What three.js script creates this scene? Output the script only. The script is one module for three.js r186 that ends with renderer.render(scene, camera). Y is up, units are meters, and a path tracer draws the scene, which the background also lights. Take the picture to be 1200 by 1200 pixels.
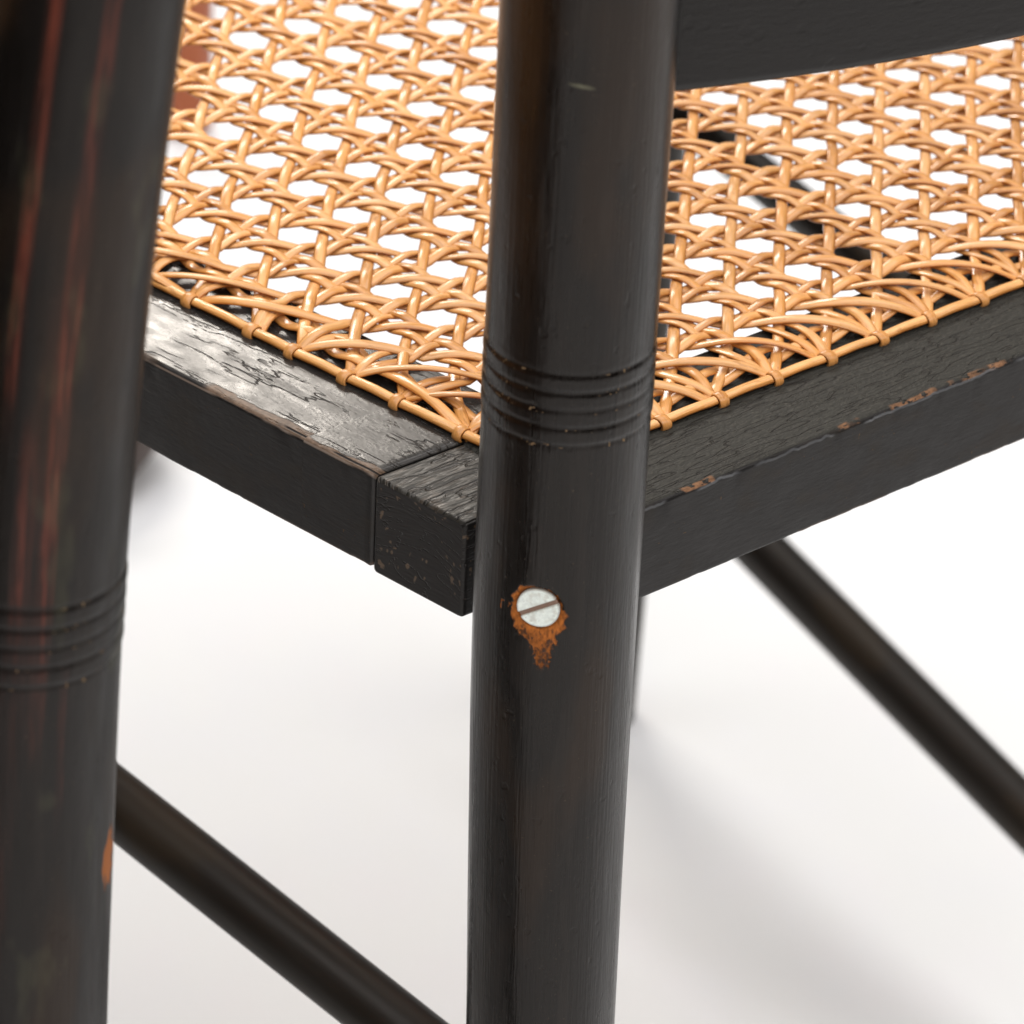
import * as THREE from 'three';

// ---------------------------------------------------------------- units
// everything is laid out in millimetres: x along the back rail, y up from the seat top,
// z from the front of the seat towards its back; K turns that into metres (floor at y = 0)
const K = 0.00107, FLOOR = -370;
const P = (x, y, z) => new THREE.Vector3(x * K, (y - FLOOR) * K, z * K);

// ---------------------------------------------------------------- camera
const scene = new THREE.Scene();
const camera = new THREE.PerspectiveCamera(13.686, 1, 0.05, 60);
camera.position.copy(P(-498.22, 405.29, 676.15));
camera.up.set(0.30411, 0.84925, -0.43161);
camera.lookAt(P(-498.22 + 553.415, 405.29 - 526.272, 676.15 - 645.577));
camera.focus = 785 * K;
camera.userData.fStop = 27;

// ---------------------------------------------------------------- light: studio lamps and an added front fill
scene.background = new THREE.Color(0x000000);
function softbox(name, pos, target, w, h, strength, hex) {
  const l = new THREE.RectAreaLight(new THREE.Color(hex), strength, w, h);
  l.name = name; l.position.copy(pos); scene.add(l); l.lookAt(target); return l;
}
const MID = P(20, -60, 60);
softbox('overhead_softbox', P(0, 1800, 450), P(40, -370, 0), 3.6, 3.6, 2.75, 0xfdfdff);
softbox('rear_softbox', P(505, 757, -1057), P(-80, 0, 110), 0.56, 0.2, 30, 0xfff9f0);
softbox('side_softbox', P(1500, 700, 900), MID, 0.9, 1.3, 1.4, 0xfffaf2);

softbox('added_front_fill', P(-1150, 1250, 1500), MID, 1.6, 1.6, 2.3, 0xfffdfb);  // added fill behind the camera, brightens the screw and lifts floor shadows

const renderer = new THREE.WebGLRenderer({ antialias: true });
renderer.setSize(1024, 1024);
renderer.toneMapping = THREE.LinearToneMapping;
renderer.toneMappingExposure = 1.0;
renderer.shadowMap.enabled = true;

// ---------------------------------------------------------------- helpers
let seed = 7;
const rnd = () => { seed = (seed * 1664525 + 1013904223) >>> 0; return seed / 4294967296; };
const clamp = (x, a = 0, b = 1) => Math.min(b, Math.max(a, x));
const sstep = (a, b, x) => { const t = clamp((x - a) / (b - a)); return t * t * (3 - 2 * t); };
const lerp = (a, b, t) => a + (b - a) * t;
const HT = new Float32Array(65536);
for (let i = 0; i < 65536; i++) HT[i] = rnd();
const hash = (x, y, s) => HT[((x * 374761393 + y * 668265263 + s * 974634773) ^ ((x * 1274126177) >> 7) ^ ((y * 1013904223) >> 5)) & 65535];
function vn(x, y, s = 0) {
  const xi = Math.floor(x), yi = Math.floor(y), fx = x - xi, fy = y - yi;
  const u = fx * fx * (3 - 2 * fx), v = fy * fy * (3 - 2 * fy);
  const a = hash(xi, yi, s), b = hash(xi + 1, yi, s), c = hash(xi, yi + 1, s), d = hash(xi + 1, yi + 1, s);
  return a + (b - a) * u + (c - a) * v + (a - b - c + d) * u * v;
}
const fb = (x, y, s, o = 3) => { let t = 0, a = 0.5, n = 0; for (let i = 0; i < o; i++) { t += a * vn(x, y, s + i * 17); n += a; a *= 0.5; x *= 2.03; y *= 2.03; } return t / n; };
const ridge = (x, y, s) => 1 - Math.abs(2 * fb(x, y, s, 3) - 1);
const toS = (v) => Math.round(255 * clamp(v <= 0.0031308 ? 12.92 * v : 1.055 * Math.pow(v, 1 / 2.4) - 0.055));

// a set of colour, bump and roughness textures; f(xmm, ymm, out) writes linear r g b, height 0..1, roughness
function paint(w, h, wmm, hmm, f) {
  const c = new Uint8Array(w * h * 4), b = new Uint8Array(w * h), r = new Uint8Array(w * h * 4), o = { r: 0, g: 0, b: 0, h: 0.5, k: 0.5 };
  for (let j = 0; j < h; j++) for (let i = 0; i < w; i++) {
    f((i + 0.5) / w * wmm, (j + 0.5) / h * hmm, o);
    const n = j * w + i;
    c[n * 4] = toS(o.r); c[n * 4 + 1] = toS(o.g); c[n * 4 + 2] = toS(o.b); c[n * 4 + 3] = 255;
    b[n] = Math.round(255 * clamp(o.h));
    r[n * 4] = r[n * 4 + 1] = r[n * 4 + 2] = Math.round(255 * clamp(o.k)); r[n * 4 + 3] = 255;
  }
  const mk = (d, fmt, srgb) => {
    const t = new THREE.DataTexture(d, w, h, fmt, THREE.UnsignedByteType);
    t.wrapS = t.wrapT = THREE.RepeatWrapping; t.magFilter = THREE.LinearFilter; t.minFilter = THREE.LinearMipmapLinearFilter; t.generateMipmaps = true;
    if (srgb) t.colorSpace = THREE.SRGBColorSpace;
    t.needsUpdate = true; return t;
  };
  return { map: mk(c, THREE.RGBAFormat, true), bumpMap: mk(b, THREE.RedFormat), roughnessMap: mk(r, THREE.RGBAFormat) };
}
const mat = (name, p) => { const m = p.specularColor ? new THREE.MeshPhysicalMaterial(p) : new THREE.MeshStandardMaterial(p); m.name = name; return m; };
const WARM = { specularColor: new THREE.Color(1.0, 0.93, 0.875), specularIntensity: 0.56 };   // old shellac and wax over black

// numbered names
const used = new Map();
function numbered(n) { const k = used.get(n) || 0; used.set(n, k + 1); return k ? n + '_' + String(k).padStart(3, '0') : n; }

// geometry from arrays in mm relative to a base point
function geo(pos, uv, idx, base) {
  const g = new THREE.BufferGeometry(), a = new Float32Array(pos.length);
  for (let i = 0; i < pos.length; i += 3) { a[i] = (pos[i] - base[0]) * K; a[i + 1] = (pos[i + 1] - base[1]) * K; a[i + 2] = (pos[i + 2] - base[2]) * K; }
  g.setAttribute('position', new THREE.BufferAttribute(a, 3));
  g.setAttribute('uv', new THREE.BufferAttribute(new Float32Array(uv), 2));
  g.setIndex(idx); g.computeVertexNormals(); return g;
}
function add(parent, name, g, m) {
  const o = new THREE.Mesh(g, m); o.name = parent === scene ? numbered(name) : name; o.castShadow = o.receiveShadow = true; parent.add(o); return o;
}
// parts of one parent are numbered among themselves
function part(parent, name, g, m) {
  const n = parent.children.filter((c) => c.userData.k === name).length;
  const o = add(parent, n ? name + '_' + String(n).padStart(3, '0') : name, g, m); o.userData.k = name; return o;
}

// ---------------------------------------------------------------- materials
// the back posts: worn black paint over wood. x runs round the post (mm), y up it (mm); texture covers 92.4 x 256 mm
const CIRC = 92.4, PH = 300, PY = 125;
const deg = (a) => ((a + 180) / 360) * CIRC;              // where a bearing (0 = straight back, -90 = towards -x) lies on the map
function postPaint(extra) {
  return paint(896, 2048, CIRC, PH, (x, y, o) => {
    const Y = y - PY;                                     // height above the seat
    const brush = fb(x * 2.6, y * 0.05, 3, 3), fine = vn(x * 7, y * 0.3, 9), blot = fb(x * 0.09, y * 0.03, 21, 3), spk = vn(x * 4.2, y * 3.1, 31);
    const t = 0.55 + 0.5 * brush + 0.25 * (fine - 0.5);
    o.r = 0.0048 * t; o.g = 0.0033 * t; o.b = 0.0026 * t;
    const br = sstep(0.5, 0.75, blot) * 0.7; o.r += br * 0.012; o.g += br * 0.005; o.b += br * 0.001;
    o.h = 0.5 + 0.12 * (brush - 0.5) + 0.05 * (fine - 0.5) + 0.06 * (fb(x * 1.1, y * 0.7, 77, 2) - 0.5);
    o.k = 0.30 + 0.16 * (fb(x * 0.8, y * 0.08, 5, 3) - 0.5) + 0.12 * (blot - 0.5) + 0.06 * (fine - 0.5);
    if (spk > 0.955 && vn(x * 0.5, y * 0.3, 41) > 0.5) { o.r += 0.06; o.g += 0.045; o.b += 0.03; o.k = 0.7; }
    const ringy = Math.min(...[47.4, 43.8, 40.3, 36.7, 33.1].map((q) => Math.abs(Y - q + 0.35)));
    if (ringy < 0.4 && vn(x * 1.9, y * 2.2, 51) > 0.83 && vn(x * 0.35, y * 0.2, 53) > 0.45) { o.r += 0.16; o.g += 0.10; o.b += 0.05; o.k = 0.8; }
    if (ringy < 1.1) { const q = 1 - ringy / 1.1; o.h += 0.03 * q * (vn(x * 1.4, y * 3, 57) - 0.4); }
    const dent = sstep(0.74, 0.86, fb(x * 0.55, y * 0.35, 121, 3)); o.h -= 0.12 * dent; o.k += 0.06 * dent;
    const rub = sstep(0.56, 0.72, fb(x * 0.35, y * 0.045, 125, 4)); o.r += 0.0045 * rub; o.g += 0.0036 * rub; o.b += 0.003 * rub; o.k += 0.07 * rub;
    extra(x, Y, o, brush);
  });
}
const mix3 = (o, t, r, g, b) => { o.r = lerp(o.r, r, t); o.g = lerp(o.g, g, t); o.b = lerp(o.b, b, t); };
const SCREW_A = -52.9, SCREW_Y = -1.2, AX = deg(SCREW_A);
const texPost = postPaint((x, Y, o, brush) => {
  // bare orange wood chipped round the screw and dripping below it
  const dx = x - AX, dy = Y - SCREW_Y, n1 = fb(x * 1.3, Y * 0.8, 61, 3) - 0.5, n2 = fb(x * 3.2, Y * 2.2, 63, 2) - 0.5;
  const d = Math.hypot(dx + 0.25, dy * 0.98);
  let m = sstep(5.0 + 0.8 * n1 * 2, 4.7 + 0.8 * n1 * 2, d + (dy > 0 ? 0.35 : -0.25));
  const wdt = 4.9 * Math.sqrt(clamp(1 - (dy / 8.4) ** 2)) * (1 - 0.35 * sstep(4.5, 8, -dy)) + 2.2 * n1;
  if (dy < 0) m = Math.max(m, sstep(0.4, -0.3, Math.abs(dx + 0.1) - wdt) * sstep(-9.4, -8.2, dy));
  const wd2 = 2.1 * Math.sqrt(clamp(1 - (-dy - 6) / 7.2)) + 1.8 * n2;
  if (dy < -5) m = Math.max(m, sstep(0.4, -0.3, Math.abs(dx - 1.2) - wd2) * sstep(-13.5, -11.5, dy) * (0.55 + 0.45 * sstep(-0.1, 0.1, n2)));
  if (d < 7.5 && dx < -3.6 && vn(x * 1.5, Y * 0.6, 65) > 0.9) m = Math.max(m, 0.7);
  m *= 0.95 + 0.4 * n2;
  const tone = (0.35 + 1.5 * fb(x * 2.2, Y * 1.3, 67, 3)) * (1 - 0.35 * sstep(4, 10, -dy)); m *= 1 - 0.75 * sstep(0.6, 0.72, fb(x * 1.5, Y * 0.9, 69, 3)) * sstep(3.6, 5, -dy);
  if (m > 0) { const q = clamp(m); mix3(o, q, 0.31 * tone, 0.092 * tone, 0.016 * tone); o.h -= 0.25 * q; o.k = lerp(o.k, 0.85, q); }
  // pale scratch and stray marks
  const s = Math.hypot((x - deg(-43)) * 0.35 + (Y - 103.5) * 0.2, (Y - 103.7) * 1.6 + (x - deg(-43)) * 0.2);
  if (s < 0.75) mix3(o, 0.6 * (1 - s), 0.2, 0.19, 0.12);
  // brown reflection of the neighbouring cane seat, painted down the left flank
  const b2 = sstep(14, 0, Math.abs(x - deg(-95))) * sstep(-20, 90, Y) * (0.4 + brush); o.r += 0.008 * b2; o.g += 0.0032 * b2; o.b += 0.0006 * b2;
});
const texStreak = postPaint((x, Y, o, brush) => {
  // reddish wood showing in long streaks through the paint
  const st = (a0, slope, w, k, s, y0, y1) => {
    const c = deg(a0) + slope * Y + 0.9 * (fb(0.5, Y * 0.035, s, 2) - 0.5), e = Math.abs(x - c);
    const q = sstep(w, w * 0.25, e) * (0.45 + 0.7 * fb(x * 0.22, Y * 0.06, s + 3, 2)) * (0.25 + 0.95 * sstep(0.38, 0.62, fb(x * 1.6, Y * 0.09, s + 5, 3))) * sstep(y0 - 12, y0 + 12, Y) * sstep(y1 + 12, y1 - 12, Y);
    if (Math.abs(Y - 40) < 9) { const rr = Math.min(...[47.4, 43.8, 40.3, 36.7, 33.1].map((v) => Math.abs(Y - v))); k *= 0.25 + 0.75 * sstep(0.5, 1.2, rr); }
    o.r += 0.072 * k * q; o.g += 0.015 * k * q; o.b += 0.008 * k * q;
  };
  st(-30.4, 0.017, 1.9, 1.0, 71, 26, 190);
  st(-57.7, 0.009, 1.6, 1.3, 81, 84, 190);
  st(-42, 0, 1.9, 1.1, 91, 44, 74);
  st(-14, 0.02, 0.9, 0.8, 95, 12, 31);
  st(-50, 0.06, 3.2, 0.16, 97, -120, 120);
  const ol = sstep(0.62, 0.8, fb(x * 0.22, Y * 0.09, 99, 3)); o.r += 0.012 * ol; o.g += 0.012 * ol; o.b += 0.006 * ol; o.k += 0.12;
  // chip with bare wood on the edge, low down
  const n = fb(x * 1.1, Y * 0.5, 103, 3) - 0.5, dx = x - deg(37), dy = Y + 7;
  const m = sstep(0.25, -0.05, Math.hypot(dx / 2.3, dy / 5.6) - 0.8 + 1.2 * n);
  if (m > 0) { mix3(o, m, 0.30, 0.10, 0.03); o.h -= 0.3 * m; o.k = lerp(o.k, 0.85, m); }
});
const mPost = mat('black_paint_post', { ...texPost, ...WARM, roughness: 1, bumpScale: 0.00045 });
const mStreak = mat('worn_black_paint_post', { ...texStreak, ...WARM, roughness: 1, bumpScale: 0.0003 });
const mPlain = mat('black_painted_wood', { color: new THREE.Color(0.008, 0.007, 0.0065), roughness: 0.42 });

// the seat rails: x along the rail (mm), y across it: top from the inner to the outer edge (W), then down the side
const RW = 256, RH = 100;
const chipSpot = (x, y, s, f) => sstep(0.6, 0.68, fb(x * f, y * f * 1.7, s, 3));
function railPaint(W, gloss, s0) {
  return paint(2048, 1000, RW, RH, (x, p, o) => {
    const top = p < W, e = p - W;                                       // e: distance past the edge
    if (top) {
      const cr = ridge(x * 0.10, p * 0.62, s0), cr2 = ridge(x * 0.33, p * 1.5, s0 + 5), g = fb(x * 0.5, p * 2.4, s0 + 9, 3), big = fb(x * 0.045, p * 0.16, s0 + 11, 3);
      const crack = (gloss ? sstep(0.955, 0.99, cr) * sstep(0.35, 0.55, big) : sstep(0.93, 0.985, cr)) * 0.9 + sstep(0.93, 0.99, cr2) * 0.6 * sstep(0.5, 0.75, big);
      const fleck = fb(x * 1.6, p * 2.8, s0 + 15, 2);
      const t = 0.7 + 0.5 * g;
      if (gloss) { o.r = 0.022 * t; o.g = 0.020 * t; o.b = 0.018 * t; } else { o.r = 0.024 * t; o.g = 0.0225 * t; o.b = 0.018 * t; }
      const pale = sstep(0.66, 0.8, fleck) * 0.5; o.r += 0.03 * pale; o.g += 0.027 * pale; o.b += 0.02 * pale;
      const c = clamp(crack); mix3(o, 0.75 * c, 0.006, 0.005, 0.004);
      const q = gloss ? 0.13 + 0.2 * sstep(0.5, 0.75, big) : 1; o.h = 0.5 + q * (0.22 * (g - 0.5) + 0.18 * (fleck - 0.5) + 0.2 * (fb(x * 0.12, p * 0.9, s0 + 19, 2) - 0.5)) - 0.45 * c * (gloss ? 0.7 : 1);
      o.k = gloss ? 0.28 + 0.2 * (fb(x * 0.2, p * 0.5, s0 + 23, 3) - 0.5) + 0.3 * c : 0.62 + 0.2 * (g - 0.5);
    } else {
      const g = fb(x * 0.3, p * 1.6, s0 + 31, 3), fine = vn(x * 1.1, p * 5, s0 + 33), bl = fb(x * 0.12, p * 0.2, s0 + 35, 3), t = 0.65 + 0.5 * g + 0.2 * (fine - 0.5);
      o.r = 0.008 * t; o.g = 0.0072 * t; o.b = 0.0072 * t;
      o.r += 0.004 * sstep(0.55, 0.8, bl); o.g += 0.002 * sstep(0.55, 0.8, bl);
      o.h = 0.5 + 0.06 * (g - 0.5) + 0.03 * (fine - 0.5) + 0.05 * (fb(x * 0.5, p * 0.5, s0 + 37, 2) - 0.5);
      o.k = 0.46 + 0.15 * (bl - 0.5) + 0.08 * (fine - 0.5);
      const sp = vn(x * 1.7, p * 1.9, s0 + 39); if (sp > 0.955 && vn(x * 0.16, p * 0.2, s0 + 41) > 0.55) { mix3(o, 0.6, 0.12, 0.07, 0.035); o.k = 0.8; }
    }
    // outer top edge: pale rim painted as a highlight; worn to orange wood in patches, a dark line where the paint has lifted
    const n = fb(x * 0.3, p * 0.6, s0 + 51, 3), w = fb(x * 0.13, 3.3, s0 + 53, 4), tt = 0.55 + 0.9 * fb(x * 1.5, p * 2, s0 + 57, 2);
    if (gloss) {
      const band = 0.3 + 5.2 * Math.max(0, w - 0.36), on = sstep(0.38, 0.46, fb(x * 0.05, 1.2, s0 + 55, 3));
      const q = sstep(-band - 0.25, -band + 0.25, e) * sstep(0.6, 0.3, e) * on;
      if (q > 0) { mix3(o, q * (0.5 + 0.5 * n), 0.17 * tt, 0.105 * tt, 0.065 * tt); o.h -= 0.15 * q; o.k = lerp(o.k, 0.5, q); }
      const ln = sstep(0.34, 0.1, Math.abs(e + 0.35 * w + 0.1)) * sstep(0.42, 0.5, fb(x * 0.09, 8.2, s0 + 56, 3)); mix3(o, ln, 0.004, 0.003, 0.003); o.h -= 0.3 * ln; o.k = lerp(o.k, 0.9, ln);
      const rim = sstep(0.32, 0.08, Math.abs(e - 0.62)) * sstep(0.3, 0.5, fb(x * 0.2, 6.2, s0 + 58, 2)); mix3(o, 0.75 * rim, 0.24, 0.18, 0.14);
    } else {
      const on = sstep(0.6, 0.72, fb(x * 0.13, 1.2, s0 + 55, 4)), band = 0.1 + 2.6 * Math.max(0, w - 0.3);
      const q = sstep(-band - 0.3, -band + 0.2, e) * sstep(0.75, 0.4, e) * on * sstep(0.42, 0.55, fb(x * 0.8, p * 1.6, s0 + 65, 3) + 0.06);
      if (q > 0) { mix3(o, 0.8 * q, 0.22 * tt, 0.105 * tt, 0.05 * tt); o.h -= 0.12 * q; o.k = lerp(o.k, 0.75, q); }
      const rim = sstep(0.4, 0.1, Math.abs(e - 0.75 - 0.9 * (fb(x * 0.35, 4.4, s0 + 63, 3) - 0.5))) * sstep(0.36, 0.5, fb(x * 0.12, 6.2, s0 + 58, 3)); mix3(o, 0.5 * rim * (0.4 + w), 0.16, 0.16, 0.165); o.k = lerp(o.k, 0.35, rim);  // pale grey rim is the bevel highlight put into the colour
    }
    // bottom edge rub
    const eb = Math.abs(p - W - 20.2); if (eb < 0.8 && fb(x * 0.15, 7.7, s0 + 61, 2) > 0.5) mix3(o, 0.5 * (1 - eb / 0.8), 0.13, 0.06, 0.03);
  });
}
const texBack = railPaint(37, false, 201), texSide = railPaint(37, true, 301);
const mBackRail = mat('weathered_black_rail', { ...texBack, ...WARM, roughness: 1, bumpScale: 0.0007 });
const mSideRail = mat('flaking_glossy_black_rail', { ...texSide, ...WARM, specularIntensity: 1, roughness: 1, bumpScale: 0.0006 });
// flaked end of the back rail: rough ridges along its grain
const texEnd = paint(512, 640, 64, 80, (x, p, o) => {
  const r1 = ridge(x * 0.10 + 0.4 * fb(x * 0.2, p * 0.2, 401, 2), p * 0.55, 403), g = fb(x * 0.4, p * 2.6, 405, 3), c = sstep(0.88, 0.97, r1), st = fb(x * 0.14, p * 0.8, 407, 3);
  const top = p < 22.6, t = 0.6 + 0.7 * g;
  if (top) { o.r = 0.030 * t; o.g = 0.027 * t; o.b = 0.022 * t; mix3(o, 0.8 * c, 0.006, 0.005, 0.004); const b = sstep(0.6, 0.75, fb(x * 0.3, p * 1.1, 409, 3)) * 0.5; mix3(o, b, 0.07, 0.05, 0.035); o.h = 0.35 + 0.55 * st + 0.15 * (g - 0.5) - 0.3 * c; o.k = 0.42 + 0.3 * (g - 0.5); }
  else { o.r = 0.0125 * t; o.g = 0.011 * t; o.b = 0.0105 * t; o.h = 0.5 + 0.06 * (g - 0.5) - 0.12 * sstep(0.97, 0.995, r1); o.k = 0.47 + 0.1 * (g - 0.5); const sp = fb(x * 0.9, p * 0.8, 411, 2); if (sp > 0.72) { mix3(o, sstep(0.72, 0.8, sp) * 0.5 * sstep(0.5, 0.6, vn(x * 0.2, p * 0.2, 415)), 0.2, 0.13, 0.08); } }
});
const mEnd = mat('flaked_rail_end', { ...texEnd, ...WARM, specularIntensity: 0.85, roughness: 1, bumpScale: 0.0010 });
// the back rest bar: dented matt black
const texBar = paint(1024, 512, 160, 80, (x, y, o) => {
  const g = fb(x * 0.25, y * 1.4, 501, 3), f = vn(x * 1.5, y * 6, 503), t = 0.7 + 0.45 * g + 0.15 * (f - 0.5), d = 0.45 * sstep(0.72, 0.86, fb(x * 0.28, y * 0.4, 505, 2));
  o.r = 0.009 * t; o.g = 0.0082 * t; o.b = 0.008 * t; o.h = 0.5 + 0.1 * (g - 0.5) + 0.05 * (f - 0.5) - 0.22 * d; o.k = 0.47 + 0.1 * (g - 0.5);
  const cl = Math.abs(y - (33 + 0.06 * (x - 100) + 1.2 * (fb(x * 0.12, 2.2, 507, 2) - 0.5))); if (cl < 0.22 && x > 70 && x < 140) { mix3(o, 0.8, 0.003, 0.003, 0.003); o.h -= 0.3; }
});
const mBar = mat('matt_black_bar', { ...texBar, ...WARM, roughness: 1, bumpScale: 0.0005 });

// cane: tan strands with fine fibres along them; x along (60 mm), y across
const texCane = paint(512, 128, 60, 5, (x, y, o) => {
  const g = fb(x * 0.25, y * 5.5, 601, 3), l = fb(x * 0.11, y * 0.7, 603, 3), n = vn(x * 0.6, y * 9, 605), t = 0.72 + 0.42 * g + 0.26 * (l - 0.5);
  o.r = 0.72 * t; o.g = 0.348 * t * (0.94 + 0.1 * l); o.b = 0.112 * t * (0.86 + 0.28 * l);
  const dk = sstep(0.7, 0.82, fb(x * 0.35, y * 1.6, 607, 3)) * 0.45; mix3(o, dk, 0.34, 0.13, 0.035);
  o.h = 0.5 + 0.4 * (g - 0.5) + 0.15 * (n - 0.5); o.k = 0.21 + 0.25 * (l - 0.3)
});
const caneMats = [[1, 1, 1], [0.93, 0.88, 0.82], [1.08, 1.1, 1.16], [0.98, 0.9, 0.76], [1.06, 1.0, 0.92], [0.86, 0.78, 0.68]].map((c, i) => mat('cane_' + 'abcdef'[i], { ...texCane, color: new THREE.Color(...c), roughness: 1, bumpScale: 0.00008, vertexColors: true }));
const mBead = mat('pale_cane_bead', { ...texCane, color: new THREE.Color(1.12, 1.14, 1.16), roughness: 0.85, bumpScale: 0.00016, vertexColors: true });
const mLoop = mat('cane_binding', { ...texCane, color: new THREE.Color(0.9, 0.82, 0.7), roughness: 1.05, bumpScale: 0.00012 });

const texMetal = paint(256, 256, 8, 8, (x, y, o) => {
  const g = fb(x * 2.2, y * 2.2, 701, 4), f = vn(x * 9, y * 9, 703); const t = 0.8 + 0.3 * g;
  o.r = 0.86 * t; o.g = 0.90 * t; o.b = 0.83 * t; if (f > 0.86 && g > 0.45) mix3(o, 0.5, 0.2, 0.18, 0.14); const rad = Math.hypot(x - 4, y - 4); mix3(o, 0.55 * sstep(3.45, 3.85, rad) + 0.35 * sstep(0.9, 0.45, Math.abs(y - 4)) * fb(x * 1.5, y * 3, 705, 2), 0.16, 0.12, 0.08); mix3(o, 0.3 * sstep(0.5, 0.75, fb(x * 0.9, y * 0.9, 707, 3)), 0.4, 0.33, 0.24); o.h = 0.5 + 0.3 * (g - 0.5) + 0.2 * (f - 0.5); o.k = 0.52 + 0.2 * (g - 0.5);
});
const mScrew = mat('dull_zinc', { ...texMetal, metalness: 0.12, roughness: 1, bumpScale: 0.0001 });
const mSlot = mat('rusty_slot', { color: new THREE.Color(0.27, 0.165, 0.12), roughness: 0.9 });

// ---------------------------------------------------------------- floor and backdrop: one white sheet curving up far behind
{
  const pos = [], uv = [], idx = [], n = 40, dir = new THREE.Vector2(0.65, -0.76), side = new THREE.Vector2(0.76, 0.65);
  const prof = [[-3500, 0]]; for (let q = -400; q <= 200; q += 50) prof.push([q, 0]); for (let i = 0; i <= 24; i++) { const a = i / 24 * Math.PI / 2; prof.push([3300 + 900 * Math.sin(a), 900 - 900 * Math.cos(a)]); } prof.push([4200, 4200]);
  prof.forEach(([d, h], j) => { for (let i = 0; i <= n; i++) { const s = lerp(-340 - 620 * sstep(-330, 60, d), 4500, i / n) + 18; pos.push(dir.x * d + side.x * s, FLOOR + h, dir.y * d + side.y * s); uv.push(s / 6000 + 0.3, (d + h) / 9500 + 0.42); } });  // left edge pulled in so the posts reflect the added dark floor
  for (let j = 0; j < prof.length - 1; j++) for (let i = 0; i < n; i++) { const a = j * (n + 1) + i, b = a + n + 1; idx.push(a, b, a + 1, b, b + 1, a + 1); }
  const tx = paint(512, 512, 1000, 1000, (x, y, o) => { const g = fb(x * 0.03, y * 0.045, 801, 3), f = fb(x * 0.3, y * 0.45, 803, 2); const st = sstep(0.52, 0.75, fb(x * 0.028, y * 0.045, 807, 4)), t = 0.87 + 0.03 * (g - 0.5) + 0.012 * (f - 0.5) - 0.02 * st; o.r = t; o.g = t * (0.999 - 0.006 * st); o.b = t * (0.993 - 0.022 * st); o.h = 0.5 + 0.2 * (f - 0.5); o.k = 0.8; });
  const m = mat('white_paper', { ...tx, roughness: 1, bumpScale: 0.0005 });
  const o = add(scene, 'paper_floor', geo(pos, uv, idx, [0, FLOOR, 0]), m); o.userData = { kind: 'structure', label: 'seamless white paper sheet under the chairs' };
  const dg = new THREE.PlaneGeometry(14, 14); dg.rotateX(-Math.PI / 2);
  const d = add(scene, 'added_ground', dg, mat('added_dark_floor', { color: new THREE.Color(0.13, 0.12, 0.112), roughness: 0.7 })); d.position.y = -0.004; d.userData = { kind: 'structure', label: 'added dark floor beneath the white paper sheet, out of view, darkening reflections' };  // unseen dark plane, added to darken what the left flanks reflect
}

// ---------------------------------------------------------------- the chair
const XC = 83;                                                    // centre line of the seat
const BASE = [XC, FLOOR, 0];
const chair = new THREE.Group(); chair.name = numbered('caned_chair'); chair.position.copy(P(...BASE)); scene.add(chair);
chair.userData = { category: 'chair', group: 'black caned chairs', label: 'black painted chair with woven cane seat and slotted screw in its back post' };

// back posts: bent outwards and backwards above the seat, with five turned grooves
const postX = -75, postZ = 195.5, GROOVES = [47.4, 43.8, 40.3, 36.7, 33.1];
const bend = (y) => (y > -50 ? 2.17e-4 * Math.min(y + 50, 330) ** 2 + Math.max(0, y - 280) * 0.143 : 0);
const inward = (y) => (y < 0 ? 0.03 * y * y / (40 - y) : 0);
const postAxis = (y, sgn) => [sgn * bend(y) - sgn * inward(y), 1.17 * bend(y)];           // sgn: -1 the left post, 1 the right post
function postRadius(y, a) {
  let r = 14.75 - 0.006 * Math.max(0, y - 120) - (y < 0 ? 0.0075 * y * y / (40 - y) : 0);
  if (y < 50 && y > 30) { for (const q of GROOVES) r -= 0.27 * (0.45 + 0.9 * fb(a * 2.2 + 9, q, 6, 2)) * Math.exp(-(((y - q) / 0.62) ** 2)); r += 0.2 * sstep(32, 34, y) * sstep(48.5, 46.5, y); r += 0.05 * (vn(a * 9, y * 1.2, 5) - 0.5); }
  if (y > 395) r *= Math.sqrt(clamp(1 - ((y - 395) / 15) ** 2, 0.02, 1));
  if (y < -355) r *= 1 - 0.12 * sstep(-355, -370, y);
  return r + 0.10 * (fb(Math.sin(a) * 1.5 + 7, y * 0.03 + Math.cos(a) * 1.5, 8, 2) - 0.5);
}
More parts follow.
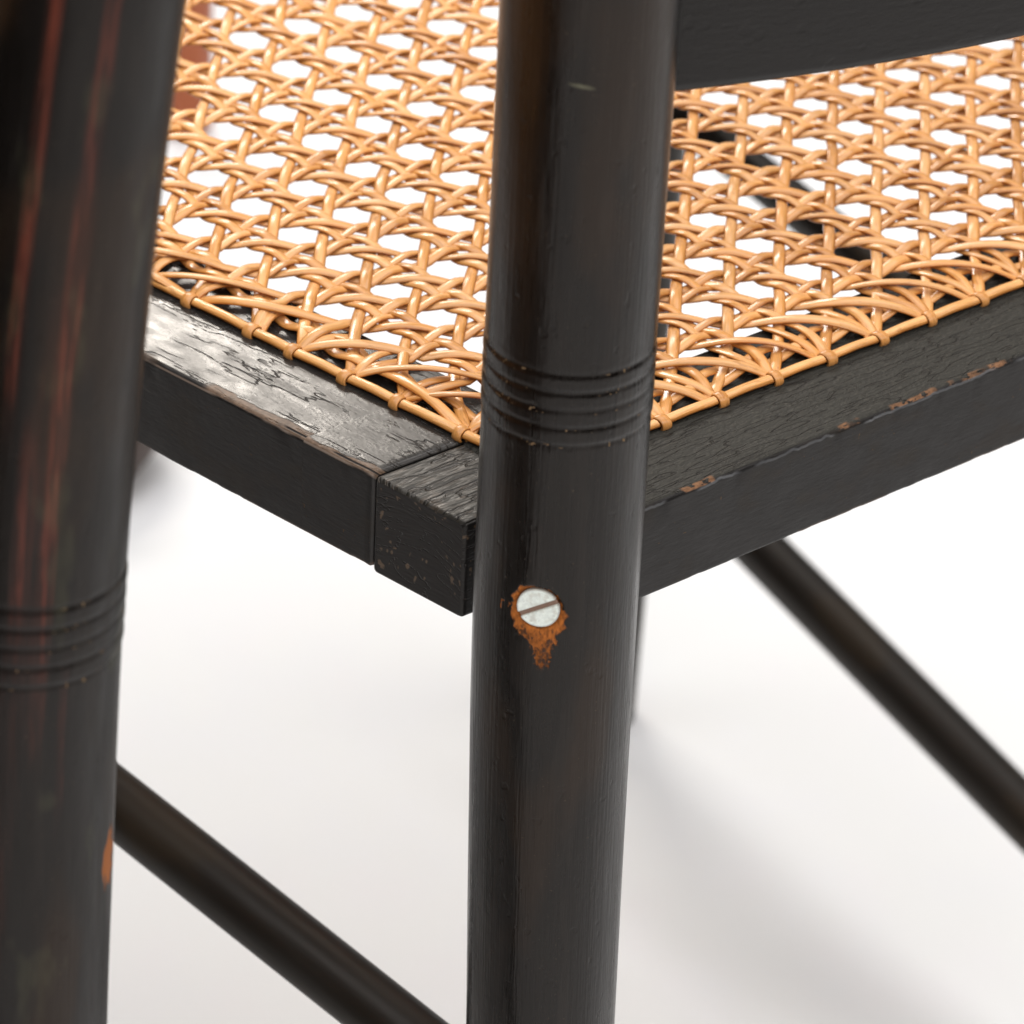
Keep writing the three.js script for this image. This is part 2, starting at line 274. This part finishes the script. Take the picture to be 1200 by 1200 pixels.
function postGeometry(x0, z0, sgn, fine, screw) {
  const ys = []; let y = -370;
  while (y < 410) { ys.push(y); y += y > 30 && y < 50 ? 0.25 : screw && y > -9 && y < 7 ? 0.4 : y > -130 && y < 130 ? 2 : y > 394 ? 1.5 : 8; }
  ys.push(410);
  const n = fine, pos = [], uv = [], idx = [];
  ys.forEach((yy) => {
    const [ax, az] = postAxis(yy, sgn);
    for (let i = 0; i <= n; i++) {
      const a = -Math.PI + (i / n) * 2 * Math.PI; let r = postRadius(yy, a);
      if (screw) { const d = Math.hypot((a - SCREW_A * Math.PI / 180) * 14.7, yy - SCREW_Y); r -= 1.1 * sstep(4.35, 3.95, d) + 0.14 * sstep(5.6, 4.3, d); }
      pos.push(x0 + ax + r * Math.sin(a), yy, z0 + az + r * Math.cos(a)); uv.push(i / n, (yy + PY) / PH);
    }
  });
  for (let j = 0; j < ys.length - 1; j++) for (let i = 0; i < n; i++) { const a = j * (n + 1) + i, b = a + n + 1; idx.push(a, a + 1, b, b, a + 1, b + 1); }
  for (const [row, yy, up] of [[0, -370, 0], [ys.length - 1, 410, 1]]) { const c = pos.length / 3, [ax, az] = postAxis(yy, sgn); pos.push(x0 + ax, yy, z0 + az); uv.push(0.5, 0.5); for (let i = 0; i < n; i++) { const a = row * (n + 1) + i; up ? idx.push(a, a + 1, c) : idx.push(a + 1, a, c); } }
  return geo(pos, uv, idx, BASE);
}
const post = part(chair, 'back_post', postGeometry(postX, postZ, -1, 200, true), mPost);
const postR = part(chair, 'back_post', postGeometry(2 * XC - postX, postZ, 1, 120, false), mPost);

// slotted screw: two halves of a flat head with a slot between them
{
  const R = 3.85, halfSlot = 0.52, a = SCREW_A * Math.PI / 180, nrm = new THREE.Vector3(Math.sin(a), 0, Math.cos(a)), g = new THREE.Group();
  const shape = (s) => { const sh = new THREE.Shape(), a0 = Math.asin(halfSlot / R), n = 40; for (let i = 0; i <= n; i++) { const t = lerp(a0, Math.PI - a0, i / n), x = R * Math.cos(t), y = s * R * Math.sin(t); i ? sh.lineTo(x, y) : sh.moveTo(x, y); } sh.closePath(); return sh; };
  const place = (gm) => {
    const rot = new THREE.Matrix4().makeRotationZ(30 * Math.PI / 180), q = new THREE.Matrix4().makeRotationY(a);
    const [ax, az] = postAxis(SCREW_Y, -1), c = [postX + ax + nrm.x * 14.0, SCREW_Y, postZ + az + nrm.z * 14.0];
    gm.applyMatrix4(rot).applyMatrix4(q); gm.translate(c[0] - BASE[0], c[1] - BASE[1], c[2] - BASE[2]); gm.scale(K, K, K); return gm;
  };
  const uvs = (gm) => { const p = gm.attributes.position, u = gm.attributes.uv; for (let i = 0; i < p.count; i++) u.setXY(i, p.getX(i) / 8 + 0.5, p.getY(i) / 8 + 0.5); return gm; };
  for (const s of [1, -1]) part(post, 'screw_head', place(uvs(new THREE.ExtrudeGeometry(shape(s), { depth: 0.55, bevelEnabled: true, bevelThickness: 0.12, bevelSize: 0.1, bevelOffset: -0.1, bevelSegments: 2, curveSegments: 8 }))), mScrew);
  const fl = new THREE.CylinderGeometry(R - 0.05, R - 0.4, 0.6, 48); fl.rotateX(Math.PI / 2); fl.translate(0, 0, -0.15); part(post, 'screw_slot', place(fl), mSlot);
}

// swept rail: f(s, d) -> [x, z] with d from the inner (0) to the outer (1) edge; top at y = top, h high
function rail(parent, name, m, { s0, s1, ds, f, W, h = 20.5, top = -0.4, r = 1.1, texW = RW, texH = RH, edge = 37, rough = 0.14, sd = 1, uo = 0 }) {
  const prof = [];                                                 // [d in mm from the inner edge, y below the top, p for the map]
  const arc = (cx, cy, a0, a1, n, rr) => { for (let i = 0; i <= n; i++) { const a = lerp(a0, a1, i / n); prof.push([cx + rr * Math.cos(a), cy + rr * Math.sin(a)]); } };
  arc(0.8, -0.8, Math.PI, Math.PI / 2, 3, 0.8);
  for (let i = 1; i < 12; i++) prof.push([lerp(0.8, W - r, i / 12), 0]);
  arc(W - r, -r, Math.PI / 2, 0, 5, r);
  for (let i = 1; i < 7; i++) prof.push([W, lerp(-r, -h + r, i / 7)]);
  arc(W - r, -h + r, 0, -Math.PI / 2, 4, r);
  arc(0.8, -h + 0.8, -Math.PI / 2, -Math.PI, 3, 0.8);
  let p = 0; const per = prof.map((q, i) => (i ? (p += Math.hypot(q[0] - prof[i - 1][0], q[1] - prof[i - 1][1])) : 0));
  const off = edge - W - 0.0, pos = [], uv = [], idx = [], N = prof.length, ss = [];
  const capW = 0.7; ss.push([s0, capW]); ss.push([s0 + Math.sign(s1 - s0) * 0.25, 0.25]);
  const cnt = Math.max(2, Math.round(Math.abs(s1 - s0) / ds)); for (let i = 0; i <= cnt; i++) ss.push([lerp(s0 + Math.sign(s1 - s0) * capW, s1, i / cnt), 0]);
  ss.forEach(([s, ins]) => prof.forEach((q, i) => {
    const k = (q[0] > W - 3 ? 1 : 0.35) * rough, corner = Math.exp(-(((q[0] - W) ** 2 + q[1] ** 2) / 2.2));
    let d = q[0], y = q[1]; const nz = fb(s * 0.16, per[i] * 0.22, 900 + sd, 3) - 0.5, chip = sstep(0.6, 0.72, fb(s * 0.3, 2.2, 930 + sd, 3)) * corner;
    d -= k * 0.22 * nz + 0.3 * chip; y -= k * 0.5 * nz * corner + 0.25 * chip;
    if (q[1] < -h + 2 && q[0] > W - 3) { const c2 = sstep(0.6, 0.7, fb(s * 0.22, 5.1, 960 + sd, 3)); d -= 0.07 * c2; y += 0.06 * c2; }
    d = lerp(d, W / 2, ins / (W / 2)); y = lerp(y, -h / 2, ins / (h / 2));
    const [x, z] = f(s, d / W); pos.push(x, top + y, z); uv.push((s + uo) / texW, (per[i] + off) / texH);
  }));
  for (let j = 0; j < ss.length - 1; j++) for (let i = 0; i < N; i++) { const a = j * N + i, b = j * N + (i + 1) % N; idx.push(a, a + N, b, b, a + N, b + N); }
  for (const row of [0, ss.length - 1]) {                           // flat ends
    const st = pos.length / 3, [s] = ss[row]; let cy = 0, cx = 0, cz = 0; for (let i = 0; i < N; i++) { const q = (row * N + i) * 3; cx += pos[q]; cy += pos[q + 1]; cz += pos[q + 2]; pos.push(pos[q], pos[q + 1], pos[q + 2]); uv.push((prof[i][0] + 9) / texW, (edge + 2 - prof[i][1]) / texH); }
    pos.push(cx / N, cy / N, cz / N); uv.push((W / 2 + 9) / texW, (edge + 2 + h / 2) / texH);
    for (let i = 0; i < N; i++) row ? idx.push(st + i, st + N, st + (i + 1) % N) : idx.push(st + N, st + i, st + (i + 1) % N);
  }
  const g = geo(pos, uv, idx, BASE);
  // make sure faces look outwards
  const q = g.attributes.position, nn = g.attributes.normal; let v = 0, c = new THREE.Vector3(); for (let i = 0; i < q.count; i++) c.add(new THREE.Vector3().fromBufferAttribute(q, i)); c.multiplyScalar(1 / q.count);
  const mid = N * Math.floor(ss.length / 2); for (let i = mid; i < mid + N; i++) { v += (q.getY(i) - c.y) * nn.getY(i); }
  if (v < 0) { const ix = g.index.array; for (let i = 0; i < ix.length; i += 3) { const t = ix[i]; ix[i] = ix[i + 1]; ix[i + 1] = t; } g.computeVertexNormals(); }
  return part(parent, name, g, m);
}
const zSlant = 0.16, outerL = (z) => -84.2 + zSlant * (z - 154) , outerR = (z) => 2 * XC - outerL(z);
// back rail between the posts, then its two stub ends beside them
rail(chair, 'back_rail', mBackRail, { s0: -64, s1: 2 * XC + 64, ds: 1.2, W: 37, f: (s, d) => [s, 154 + 37 * d], uo: 100, sd: 3 });
for (const sg of [1, -1]) {
  const fx = (x) => (sg > 0 ? x : 2 * XC - x);
  rail(chair, 'rail_end', mEnd, { s0: -84.1, s1: -62, ds: 0.6, W: 22.3, texW: 64, texH: 80, edge: 22.3, uo: 90, sd: 5, rough: 0.3, top: -0.7, h: 20.7, f: (s, d) => [fx(s + zSlant * 22.3 * d * clamp((-62 - s) / 22)), 154.05 + 22.3 * d] });
  rail(chair, 'side_rail', mSideRail, { s0: 153.6, s1: -188, ds: 1.2, W: 37, f: (s, d) => [fx(outerL(s) + 0.15 + 37 * (1 - d)), s + (1 - d) * 0], uo: 120, sd: 7, rough: 0.2 });
}
rail(chair, 'front_rail', mBackRail, { s0: outerL(-175) + 38, s1: outerR(-175) - 38, ds: 4, W: 37, f: (s, d) => [s, -150 - 37 * d], uo: 140, sd: 9 });

// back rest: a bowed bar between the posts and a top rail
function bar(name, y0, hgt, th, dip, bow, zAt, m) {
  const n = 90, pos = [], uv = [], idx = [], half = 146; const q = (u) => 1 - ((u - 0.5) * 2) ** 2;
  const prof = []; const rr = 2.2; for (const [cx, cy, a0] of [[th / 2 - rr, hgt - rr, 90], [th / 2 - rr, rr, 0], [-th / 2 + rr, rr, -90], [-th / 2 + rr, hgt - rr, -180]]) for (let i = 0; i <= 4; i++) { const a = (a0 - i * 22.5) * Math.PI / 180; prof.push([cx + rr * Math.cos(a), cy + rr * Math.sin(a)]); }
  let p = 0; const per = prof.map((e, i) => (i ? (p += Math.hypot(e[0] - prof[i - 1][0], e[1] - prof[i - 1][1])) : 0)), N = prof.length;
  for (let j = 0; j <= n; j++) { const u = j / n, x = XC + (u - 0.5) * 2 * half * (1 + 0.0 * y0), k = q(u); prof.forEach((e, i) => { const w = 0.18 * (fb(x * 0.06, per[i] * 0.2, 970, 2) - 0.5); pos.push(x, y0 - dip * k + e[1] + w, zAt + bow * k + e[0]); uv.push((x + 90) / 160, (per[i] + 20) / 80); }); }
  for (let j = 0; j < n; j++) for (let i = 0; i < N; i++) { const a = j * N + i, b = j * N + (i + 1) % N; idx.push(a, b, a + N, b, b + N, a + N); }
  return part(chair, name, geo(pos, uv, idx, BASE), m);
}
bar('back_bar', 89.6, 46, 13, 7.5, 13.5, 194.5, mBar);
bar('top_rail', 330, 58, 14, -8, 26, 216, mBar);

// legs and stretchers
function rod(parent, name, a, b, r, m, bulge = 0.06, seg = 24) {
  const A = new THREE.Vector3(...a), B = new THREE.Vector3(...b), L = A.distanceTo(B), g = new THREE.CylinderGeometry(r, r, L, seg, 24, false), p = g.attributes.position;
  for (let i = 0; i < p.count; i++) { const t = p.getY(i) / L, k = 1 + bulge * (1 - 4 * t * t) - bulge * 0.5; p.setX(i, p.getX(i) * k); p.setZ(i, p.getZ(i) * k); }
  const u = g.attributes.uv; for (let i = 0; i < u.count; i++) u.setXY(i, u.getX(i) * 0.5 + 0.3, u.getY(i) * L / PH + 0.27);
  g.computeVertexNormals();
  g.applyQuaternion(new THREE.Quaternion().setFromUnitVectors(new THREE.Vector3(0, 1, 0), B.clone().sub(A).normalize())); const M = A.add(B).multiplyScalar(0.5);
  g.translate(M.x - BASE[0], M.y - BASE[1], M.z - BASE[2]); g.scale(K, K, K); return part(parent, name, g, m);
}
const texRod = paint(256, 1024, 46, PH, (x, y, o) => { const g = fb(x * 1.2, y * 0.06, 851, 3), bl = fb(x * 0.15, y * 0.03, 853, 3), t = 0.65 + 0.6 * g; o.r = 0.014 * t; o.g = 0.0115 * t; o.b = 0.009 * t; const w = sstep(0.55, 0.75, bl); o.r += 0.009 * w; o.g += 0.005 * w; o.b += 0.001 * w; o.h = 0.5 + 0.2 * (g - 0.5); o.k = 0.46 + 0.2 * (bl - 0.5); });
const mRod = mat('black_painted_rod', { ...texRod, ...WARM, roughness: 1, bumpScale: 0.0003 });
for (const sg of [1, -1]) {
  const fx = (x) => (sg > 0 ? x : 2 * XC - x);
  rod(chair, 'front_leg', [fx(267), -20, -160], [fx(263), FLOOR, -163.5], 11.5, mRod, 0.05);
}
rod(chair, 'stretcher', [-100, -110.7, -164], [-75, -130.8, 195], 6.7, mRod);
rod(chair, 'stretcher', [266, -148, -164], [241, -182, 195], 6.3, mRod);
rod(chair, 'stretcher', [266, -259.3, -164], [241, -322.5, 195], 7.7, mRod);
rod(chair, 'stretcher', [-100, -259.3, -164], [-75, -322.5, 195], 6.9, mRod);
rod(chair, 'stretcher', [-75, -240, 195], [241, -240, 195], 6.9, mRod);

// ---------------------------------------------------------------- woven cane seat
const cane = new THREE.Group(); cane.name = 'cane_seat'; cane.userData = { k: 'cane_seat' }; chair.add(cane);
const PU = 14, PV = 14.42, GS = 0.0182, S2 = 0.112;                // pitch along x and z, shear, half gap of a pair
const ZB = 170.8, ZF = -166, beadL = (z) => -62.5 + 0.17 * (z - 153.4), beadR = (z) => 2 * XC - beadL(z);
const toMM = (X, Z) => [PU * (X + GS * Z), PV * Z];
// the weave is pulled a little out of square, more towards the left and the back
const PULL = [[-0.427, -0.187, 1.447, -2.246, 0.15, 4.279, 0.361, -1.852, -2.51, -2.509], [1.095, 1.705, -0.773, 2.647, -3.753, -5.847, -2.262, 0.893, 2.076, 2.871]];
function pull(X, Z) {
  const a = (clamp(X, -5.5, 8) - 1) / 7, b = (clamp(Z, -1, 10.6) - 5) / 6, f = [1, a, b, a * a, a * b, b * b, a * a * a, a * a * b, a * b * b, b * b * b];
  return PULL.map((c) => c.reduce((t, q, i) => t + q * f[i], 0));
}
const toL = (x, z) => [x / PU - GS * z / PV, z / PV];
const CORN = [[beadL(ZB), ZB], [beadR(ZB), ZB], [beadR(ZF), ZF], [beadL(ZF), ZF]];          // back left, back right, front right, front left
// drilled holes along each side
const holes = [[], [], [], []];
for (let i = -30; i < 40; i++) { const x = PU * (i + 0.5 + GS * 11.8) + pull(i + 0.5, 10.6)[0]; if (x > beadL(ZB) + 4 && x < beadR(ZB) - 4) holes[0].push([x, ZB]); const xf = PU * (i + 0.5 - GS * 11.5); if (xf > beadL(ZF) + 4 && xf < beadR(ZF) - 4) holes[2].push([xf, ZF]); }
const zs = [82.8, 99.2, 110.4, 123.8, 136.9, 153.0, 166.5]; for (let z = 69; z > ZF + 4; z -= 13.6) zs.unshift(z);
for (const z of zs) { holes[3].push([beadL(z), z]); holes[1].push([beadR(z), z]); }
const LEFT = 3, BACK = 0, RIGHT = 1, FRONT = 2;
const SIDES = [[CORN[0], CORN[1], BACK], [CORN[1], CORN[2], RIGHT], [CORN[2], CORN[3], FRONT], [CORN[3], CORN[0], LEFT]];
function clip(X, Z, dX, dZ) {                                       // crossings of a lattice line with the bead outline: [t, side]
  const out = [];
  for (const [a, b, s] of SIDES) {
    const A = toL(...a), B = toL(...b), ex = B[0] - A[0], ez = B[1] - A[1], det = dX * -ez + ex * dZ;
    if (Math.abs(det) < 1e-9) continue;
    const rx = A[0] - X, rz = A[1] - Z, t = (rx * -ez + ex * rz) / det, u = (dX * rz - dZ * rx) / det;
    if (u >= -1e-9 && u <= 1 + 1e-9) out.push([t, s]);
  }
  out.sort((p, q) => p[0] - q[0]); return out.length >= 2 && out[out.length - 1][0] - out[0][0] > 1.3 ? [out[0], out[out.length - 1]] : null;
}
const perpDist = (s, dX, dZ) => { const [a, b] = SIDES.find((q) => q[2] === s), [dx, dz] = [PU * (dX + GS * dZ), PV * dZ], ex = b[0] - a[0], ez = b[1] - a[1]; return Math.abs(dx * ez - dz * ex) / (Math.hypot(dx, dz) * Math.hypot(ex, ez)); };
function ribbon(pts, S, w, t, uo, parent, name, m, roll = 0) {      // pts [x,y,z], S side direction per point; dome-topped strip
  const ringN = 9, pos = [], uv = [], idx = [], col = []; let len = 0;
  pts.forEach((p, i) => {
    const a = pts[Math.max(0, i - 1)], b = pts[Math.min(pts.length - 1, i + 1)];
    if (i) len += Math.hypot(p[0] - pts[i - 1][0], p[1] - pts[i - 1][1], p[2] - pts[i - 1][2]);
    const T = new THREE.Vector3(b[0] - a[0], b[1] - a[1], b[2] - a[2]).normalize(), s = S[i], sv = new THREE.Vector3(s[0], 0, s[1]), N = new THREE.Vector3().crossVectors(sv, T).normalize(); if (N.y < 0 && Math.abs(T.y) < 0.95) N.negate();
    const rl = roll ? roll * (vn(len * 0.05, uo, 77) - 0.5) : 0; if (rl) { sv.applyAxisAngle(T, rl); N.applyAxisAngle(T, rl); }
    const ww = w * (0.94 + 0.12 * vn(len * 0.08, uo * 3.1, 78));
    for (let k = 0; k < ringN; k++) {
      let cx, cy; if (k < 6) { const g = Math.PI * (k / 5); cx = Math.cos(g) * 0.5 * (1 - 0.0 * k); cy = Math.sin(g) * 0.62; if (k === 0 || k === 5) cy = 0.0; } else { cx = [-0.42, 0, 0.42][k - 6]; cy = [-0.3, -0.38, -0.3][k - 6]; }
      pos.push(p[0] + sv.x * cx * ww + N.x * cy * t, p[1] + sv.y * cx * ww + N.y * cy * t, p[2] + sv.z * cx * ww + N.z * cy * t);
      const sk = [[0.74, 0.55, 0.36], [0.95, 0.92, 0.84], [1.12, 1.2, 1.4], [1.12, 1.2, 1.4], [0.95, 0.92, 0.84], [0.74, 0.55, 0.36], [0.7, 0.52, 0.36], [0.7, 0.52, 0.36], [0.7, 0.52, 0.36]][k]; col.push(...sk);  // pale skin and dark cut edges, also painting in highlight and crevice shade
      uv.push((len + uo * 7.7) / 60, k / ringN + uo * 0.31);
    }
  });
  for (let j = 0; j < pts.length - 1; j++) for (let k = 0; k < ringN; k++) { const a = j * ringN + k, b = j * ringN + (k + 1) % ringN; idx.push(a, b, a + ringN, b, b + ringN, a + ringN); }
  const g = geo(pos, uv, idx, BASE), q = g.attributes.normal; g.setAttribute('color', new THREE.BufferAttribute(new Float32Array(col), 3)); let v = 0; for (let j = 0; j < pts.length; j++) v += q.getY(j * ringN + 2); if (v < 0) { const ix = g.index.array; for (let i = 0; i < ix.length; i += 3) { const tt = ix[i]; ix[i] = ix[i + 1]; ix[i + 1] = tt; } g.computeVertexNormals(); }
  return part(parent, name, g, m);
}
const TP = 2 * Math.PI;
let strandNo = 0;
const W0 = 2.42, T0 = 0.86, AMP = 0.74, YC = 0.74, PINCH = -0.2;
function strand(X, Z, dX, dZ, height, kind, side = 0) {
  const c = clip(X, Z, dX, dZ); if (!c) return;
  const no = ++strandNo, L = Math.hypot(PU * dX, PV * dZ) / 14, ends = c.map(([t, s], k) => {
    const sn = perpDist(s, dX, dZ), m = Math.min((kind === 'd' ? 1.12 : 0.92) / Math.max(sn, 0.2), 2.6) / L, p = toMM(X + dX * t, Z + dZ * t);
    let best = null, bd = 1e9; for (const h of holes[s]) { const d = Math.hypot(h[0] - p[0], h[1] - p[1]); if (d < bd) { bd = d; best = h; } }
    return { t: k ? t - m : t + m, h: best, s, t0: t };
  });
  if (ends[1].t - ends[0].t < 0.15) { const mid = (ends[0].t + ends[1].t) / 2; ends[0].t = mid - 0.06; ends[1].t = mid + 0.06; }
  const off = (hash(no, 3, 1) - 0.5) * 0.03, pts = [], ph = no * 1.37;
  const at = (t) => {
    const x = X + dX * t, z = Z + dZ * t, jx = (fb(x * 0.45 + 9, z * 0.45, 11, 2) - 0.5) * 0.12, jz = (fb(x * 0.45, z * 0.45 + 31, 13, 2) - 0.5) * 0.12;
    const wx = kind === 'v' ? -side * S2 * PINCH * Math.cos(TP * z) : 0, wz = kind === 'u' ? -side * S2 * PINCH * Math.cos(TP * x) : 0;
    const ox = off * -dZ + wx + 0.035 * (vn(t * 0.8, ph, 15) - 0.5), oz = off * dX + wz + 0.035 * (vn(t * 0.8, ph + 5, 15) - 0.5);
    const [m0, m1] = toMM(x + jx + ox, z + jz + oz), pl = pull(x, z), mx = m0 + pl[0], mz = m1 + pl[1]; return [mx, YC + AMP * height(x, z) + 0.25 * (fb(x * 0.2, z * 0.2, 17, 2) - 0.5), mz];
  };
  const n = Math.max(4, Math.round((ends[1].t - ends[0].t) * L * 10)), body = [];
  for (let i = 0; i <= n; i++) body.push(at(lerp(ends[0].t, ends[1].t, i / n)));
  const tail = (e, first) => {                                       // from the last woven point into its drilled hole
    const p0 = first ? body[0] : body[body.length - 1], p1 = first ? body[1] : body[body.length - 2], h = e.h, out = [];
    const j = [(hash(no, e.s, 5) - 0.5) * 2.6, (hash(no, e.s, 6) - 0.5) * 1.2], sd = SIDES.find((q) => q[2] === e.s), ex = sd[1][0] - sd[0][0], ez = sd[1][1] - sd[0][1], el = Math.hypot(ex, ez);
    // holes sit just inside the bead
    const inn = [-ez / el, ex / el], cx = XC - h[0], cz = 0 - h[1], sg = inn[0] * cx + inn[1] * cz > 0 ? 1 : -1;
    const hx = h[0] + ex / el * j[0] + inn[0] * sg * 0.7, hz = h[1] + ez / el * j[0] + inn[1] * sg * 0.7;
    const D = Math.hypot(hx - p0[0], hz - p0[2]), tx = (p0[0] - p1[0]), tz = (p0[2] - p1[2]), tl = Math.hypot(tx, tz) || 1, bulge = (hash(no, e.s, 7) - 0.3) * 0.10 * D;
    const c1 = [p0[0] + tx / tl * D * 0.52, Math.max(p0[1], 0.6) + (kind === 'd' ? (dX > 0 ? 4.4 : 0.1) : 1.6) + 0.7 * hash(no, e.s, 8), p0[2] + tz / tl * D * 0.52];
    const c2 = [hx - (hx - p0[0]) * 0.15 + bulge * 0.3, (kind === 'd' && dX < 0 ? 0.5 : 1.5) + 0.5 * hash(no, e.s, 9), hz - (hz - p0[2]) * 0.15], e3 = [hx, -0.4, hz], k = Math.max(5, Math.round(D / 1.4));
    for (let i = 1; i <= k; i++) { const t = i / k, u = 1 - t; out.push([0, 1, 2].map((q) => u * u * u * p0[q] + 3 * u * u * t * c1[q] + 3 * u * t * t * c2[q] + t * t * t * e3[q])); }
    out.push([hx + (hx - p0[0]) / D * 0.25, -2.2, hz + (hz - p0[2]) / D * 0.25]); return out;
  };
  const all = [...tail(ends[0], true).reverse(), ...body, ...tail(ends[1], false)];
  const S = all.map((p, i) => { const a = all[Math.max(0, i - 2)], b = all[Math.min(all.length - 1, i + 2)]; let x = b[0] - a[0], z = b[2] - a[2]; const l = Math.hypot(x, z) || 1; return [-z / l, x / l]; });
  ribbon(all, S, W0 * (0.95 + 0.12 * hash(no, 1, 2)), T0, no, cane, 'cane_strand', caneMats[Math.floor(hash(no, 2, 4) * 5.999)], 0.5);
}
for (let i = -14; i < 26; i++) for (const a of [-1, 1]) strand(i + 0.5 + a * S2, 0, 0, 1, (x, z) => -a * Math.sin(TP * z), 'v', a);
for (let j = -12; j < 12; j++) for (const b of [-1, 1]) strand(0, j + 0.5 + b * S2, 1, 0, (x) => b * Math.sin(TP * x), 'u', b);
for (let k = -26; k < 40; k++) strand(k + 0.5, 0, -1, 1, (x) => 1.02 * Math.cos(TP * x), 'd');
for (let k = -26; k < 40; k++) strand(k + 0.5, 0, 1, 1, (x) => -1.02 * Math.cos(TP * x), 'd');

// edge bead lying over the drilled holes, bound down by a loop at every hole
for (const [a, b, s] of SIDES) {
  const L = Math.hypot(b[0] - a[0], b[1] - a[1]), ux = (b[0] - a[0]) / L, uz = (b[1] - a[1]) / L, n = Math.round(L / 1.5), pts = [], ts = holes[s].map((h) => (h[0] - a[0]) * ux + (h[1] - a[1]) * uz);
  for (let i = 0; i <= n; i++) { const t = L * i / n, near = Math.min(...ts.map((q) => Math.abs(q - t))), wob = (fb(t * 0.05, s * 9, 19, 2) - 0.5) * 0.6; pts.push([a[0] + ux * t - uz * wob, 0.5 + 0.16 * sstep(1.5, 6.5, near), a[1] + uz * t + ux * wob]); }
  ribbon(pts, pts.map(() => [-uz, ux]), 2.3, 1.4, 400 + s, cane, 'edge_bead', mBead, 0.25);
  ts.forEach((t, i) => {
    const no = 500 + s * 50 + i, skew = (hash(no, 1, 1) - 0.5) * 0.9, jt = (hash(no, 2, 1) - 0.5) * 1.2, wob = (fb(t * 0.05, s * 9, 19, 2) - 0.5) * 0.6, lp = [], cx = a[0] + ux * (t + jt) - uz * wob, cz = a[1] + uz * (t + jt) + ux * wob;
    for (let k = 0; k <= 14; k++) { const g = lerp(-0.75, Math.PI + 0.75, k / 14), w = 1.62 * Math.cos(g), y = 0.2 + 1.32 * Math.sin(g), al = skew * w * 0.4; lp.push([cx - uz * w + ux * al, y, cz + ux * w + uz * al]); }
    // a strap: wide along the bead, thin outwards
    const pos = [], uv = [], idx = [], hw = 1.15 + 0.3 * hash(no, 3, 1), R = 5;
    lp.forEach((p, k) => { const g = lerp(-0.75, Math.PI + 0.75, k / 14), ox = -uz * Math.cos(g), oy = Math.sin(g), oz = ux * Math.cos(g); for (const [e, q] of [[-1, -0.2], [-0.75, 0.22], [0, 0.34], [0.75, 0.22], [1, -0.2], [0, -0.25]]) { pos.push(p[0] + ux * e * hw + ox * q, p[1] + oy * q, p[2] + uz * e * hw + oz * q); uv.push((k * 0.5 + no * 3.3) / 60, e * 0.2 + 0.5 + no * 0.13); } });
    for (let j = 0; j < 14; j++) for (let k = 0; k < 6; k++) { const A = j * 6 + k, B = j * 6 + (k + 1) % 6; idx.push(A, B, A + 6, B, B + 6, A + 6); }
    const g = geo(pos, uv, idx, BASE); if (g.attributes.normal.getY(7 * 6 + 2) < 0) { const ix = g.index.array; for (let q = 0; q < ix.length; q += 3) { const tt = ix[q]; ix[q] = ix[q + 1]; ix[q + 1] = tt; } g.computeVertexNormals(); }
    part(cane, 'cane_loop', g, mLoop);
  });
}

// ---------------------------------------------------------------- the second chair, beside the first one
{
  const c2 = chair.clone(); c2.name = numbered('caned_chair'); scene.add(c2);
  const base2 = -193.9 - (2 * XC - postX);
  c2.position.add(new THREE.Vector3(base2 * K, 0, 7.1 * K));
  c2.userData = { category: 'chair', group: 'black caned chairs', label: 'second black chair at the left edge, its grooved post streaked with red wood' };
  const own = c2.children.filter((o) => o.userData.k === 'back_post'); own[1].material = mStreak; own[1].userData = { k: 'back_post', label: 'black grooved post with reddish streaks and a chip of bare wood' };
}

// ---------------------------------------------------------------- things far behind, out of focus
{
  const lathe = (pts) => new THREE.LatheGeometry(pts.map(([r, y]) => new THREE.Vector2(r * K, y * K)), 32);
  const leg = add(scene, 'furniture_leg', lathe([[0, 0], [9, 0], [11, 3], [11.5, 60], [13, 160], [15, 300], [15, 330], [0, 330]]), mat('reddish_wood', { color: new THREE.Color(0.36, 0.085, 0.022), roughness: 0.45 }));
  leg.position.copy(P(393, FLOOR, -577)); leg.userData = { category: 'furniture leg', label: 'reddish brown wooden leg on the floor behind, seen through the cane' };
  const foot = add(scene, 'bun_foot', lathe([[0, 0], [14, 0], [24, 5], [30, 15], [30, 26], [24, 38], [15, 44], [14, 50], [16, 54], [16, 60], [0, 60]]), mat('dark_brown_wood', { color: new THREE.Color(0.045, 0.022, 0.014), roughness: 0.5 }));
  foot.scale.setScalar(1.15); foot.position.copy(P(210, FLOOR, -388)); foot.userData = { category: 'furniture foot', label: 'dark brown rounded wooden foot on the floor beneath the seat rail' };
}
scene.traverse((o) => { if (o.userData && o.userData.k) { const { k, ...rest } = o.userData; o.userData = rest; } });
renderer.render(scene, camera);
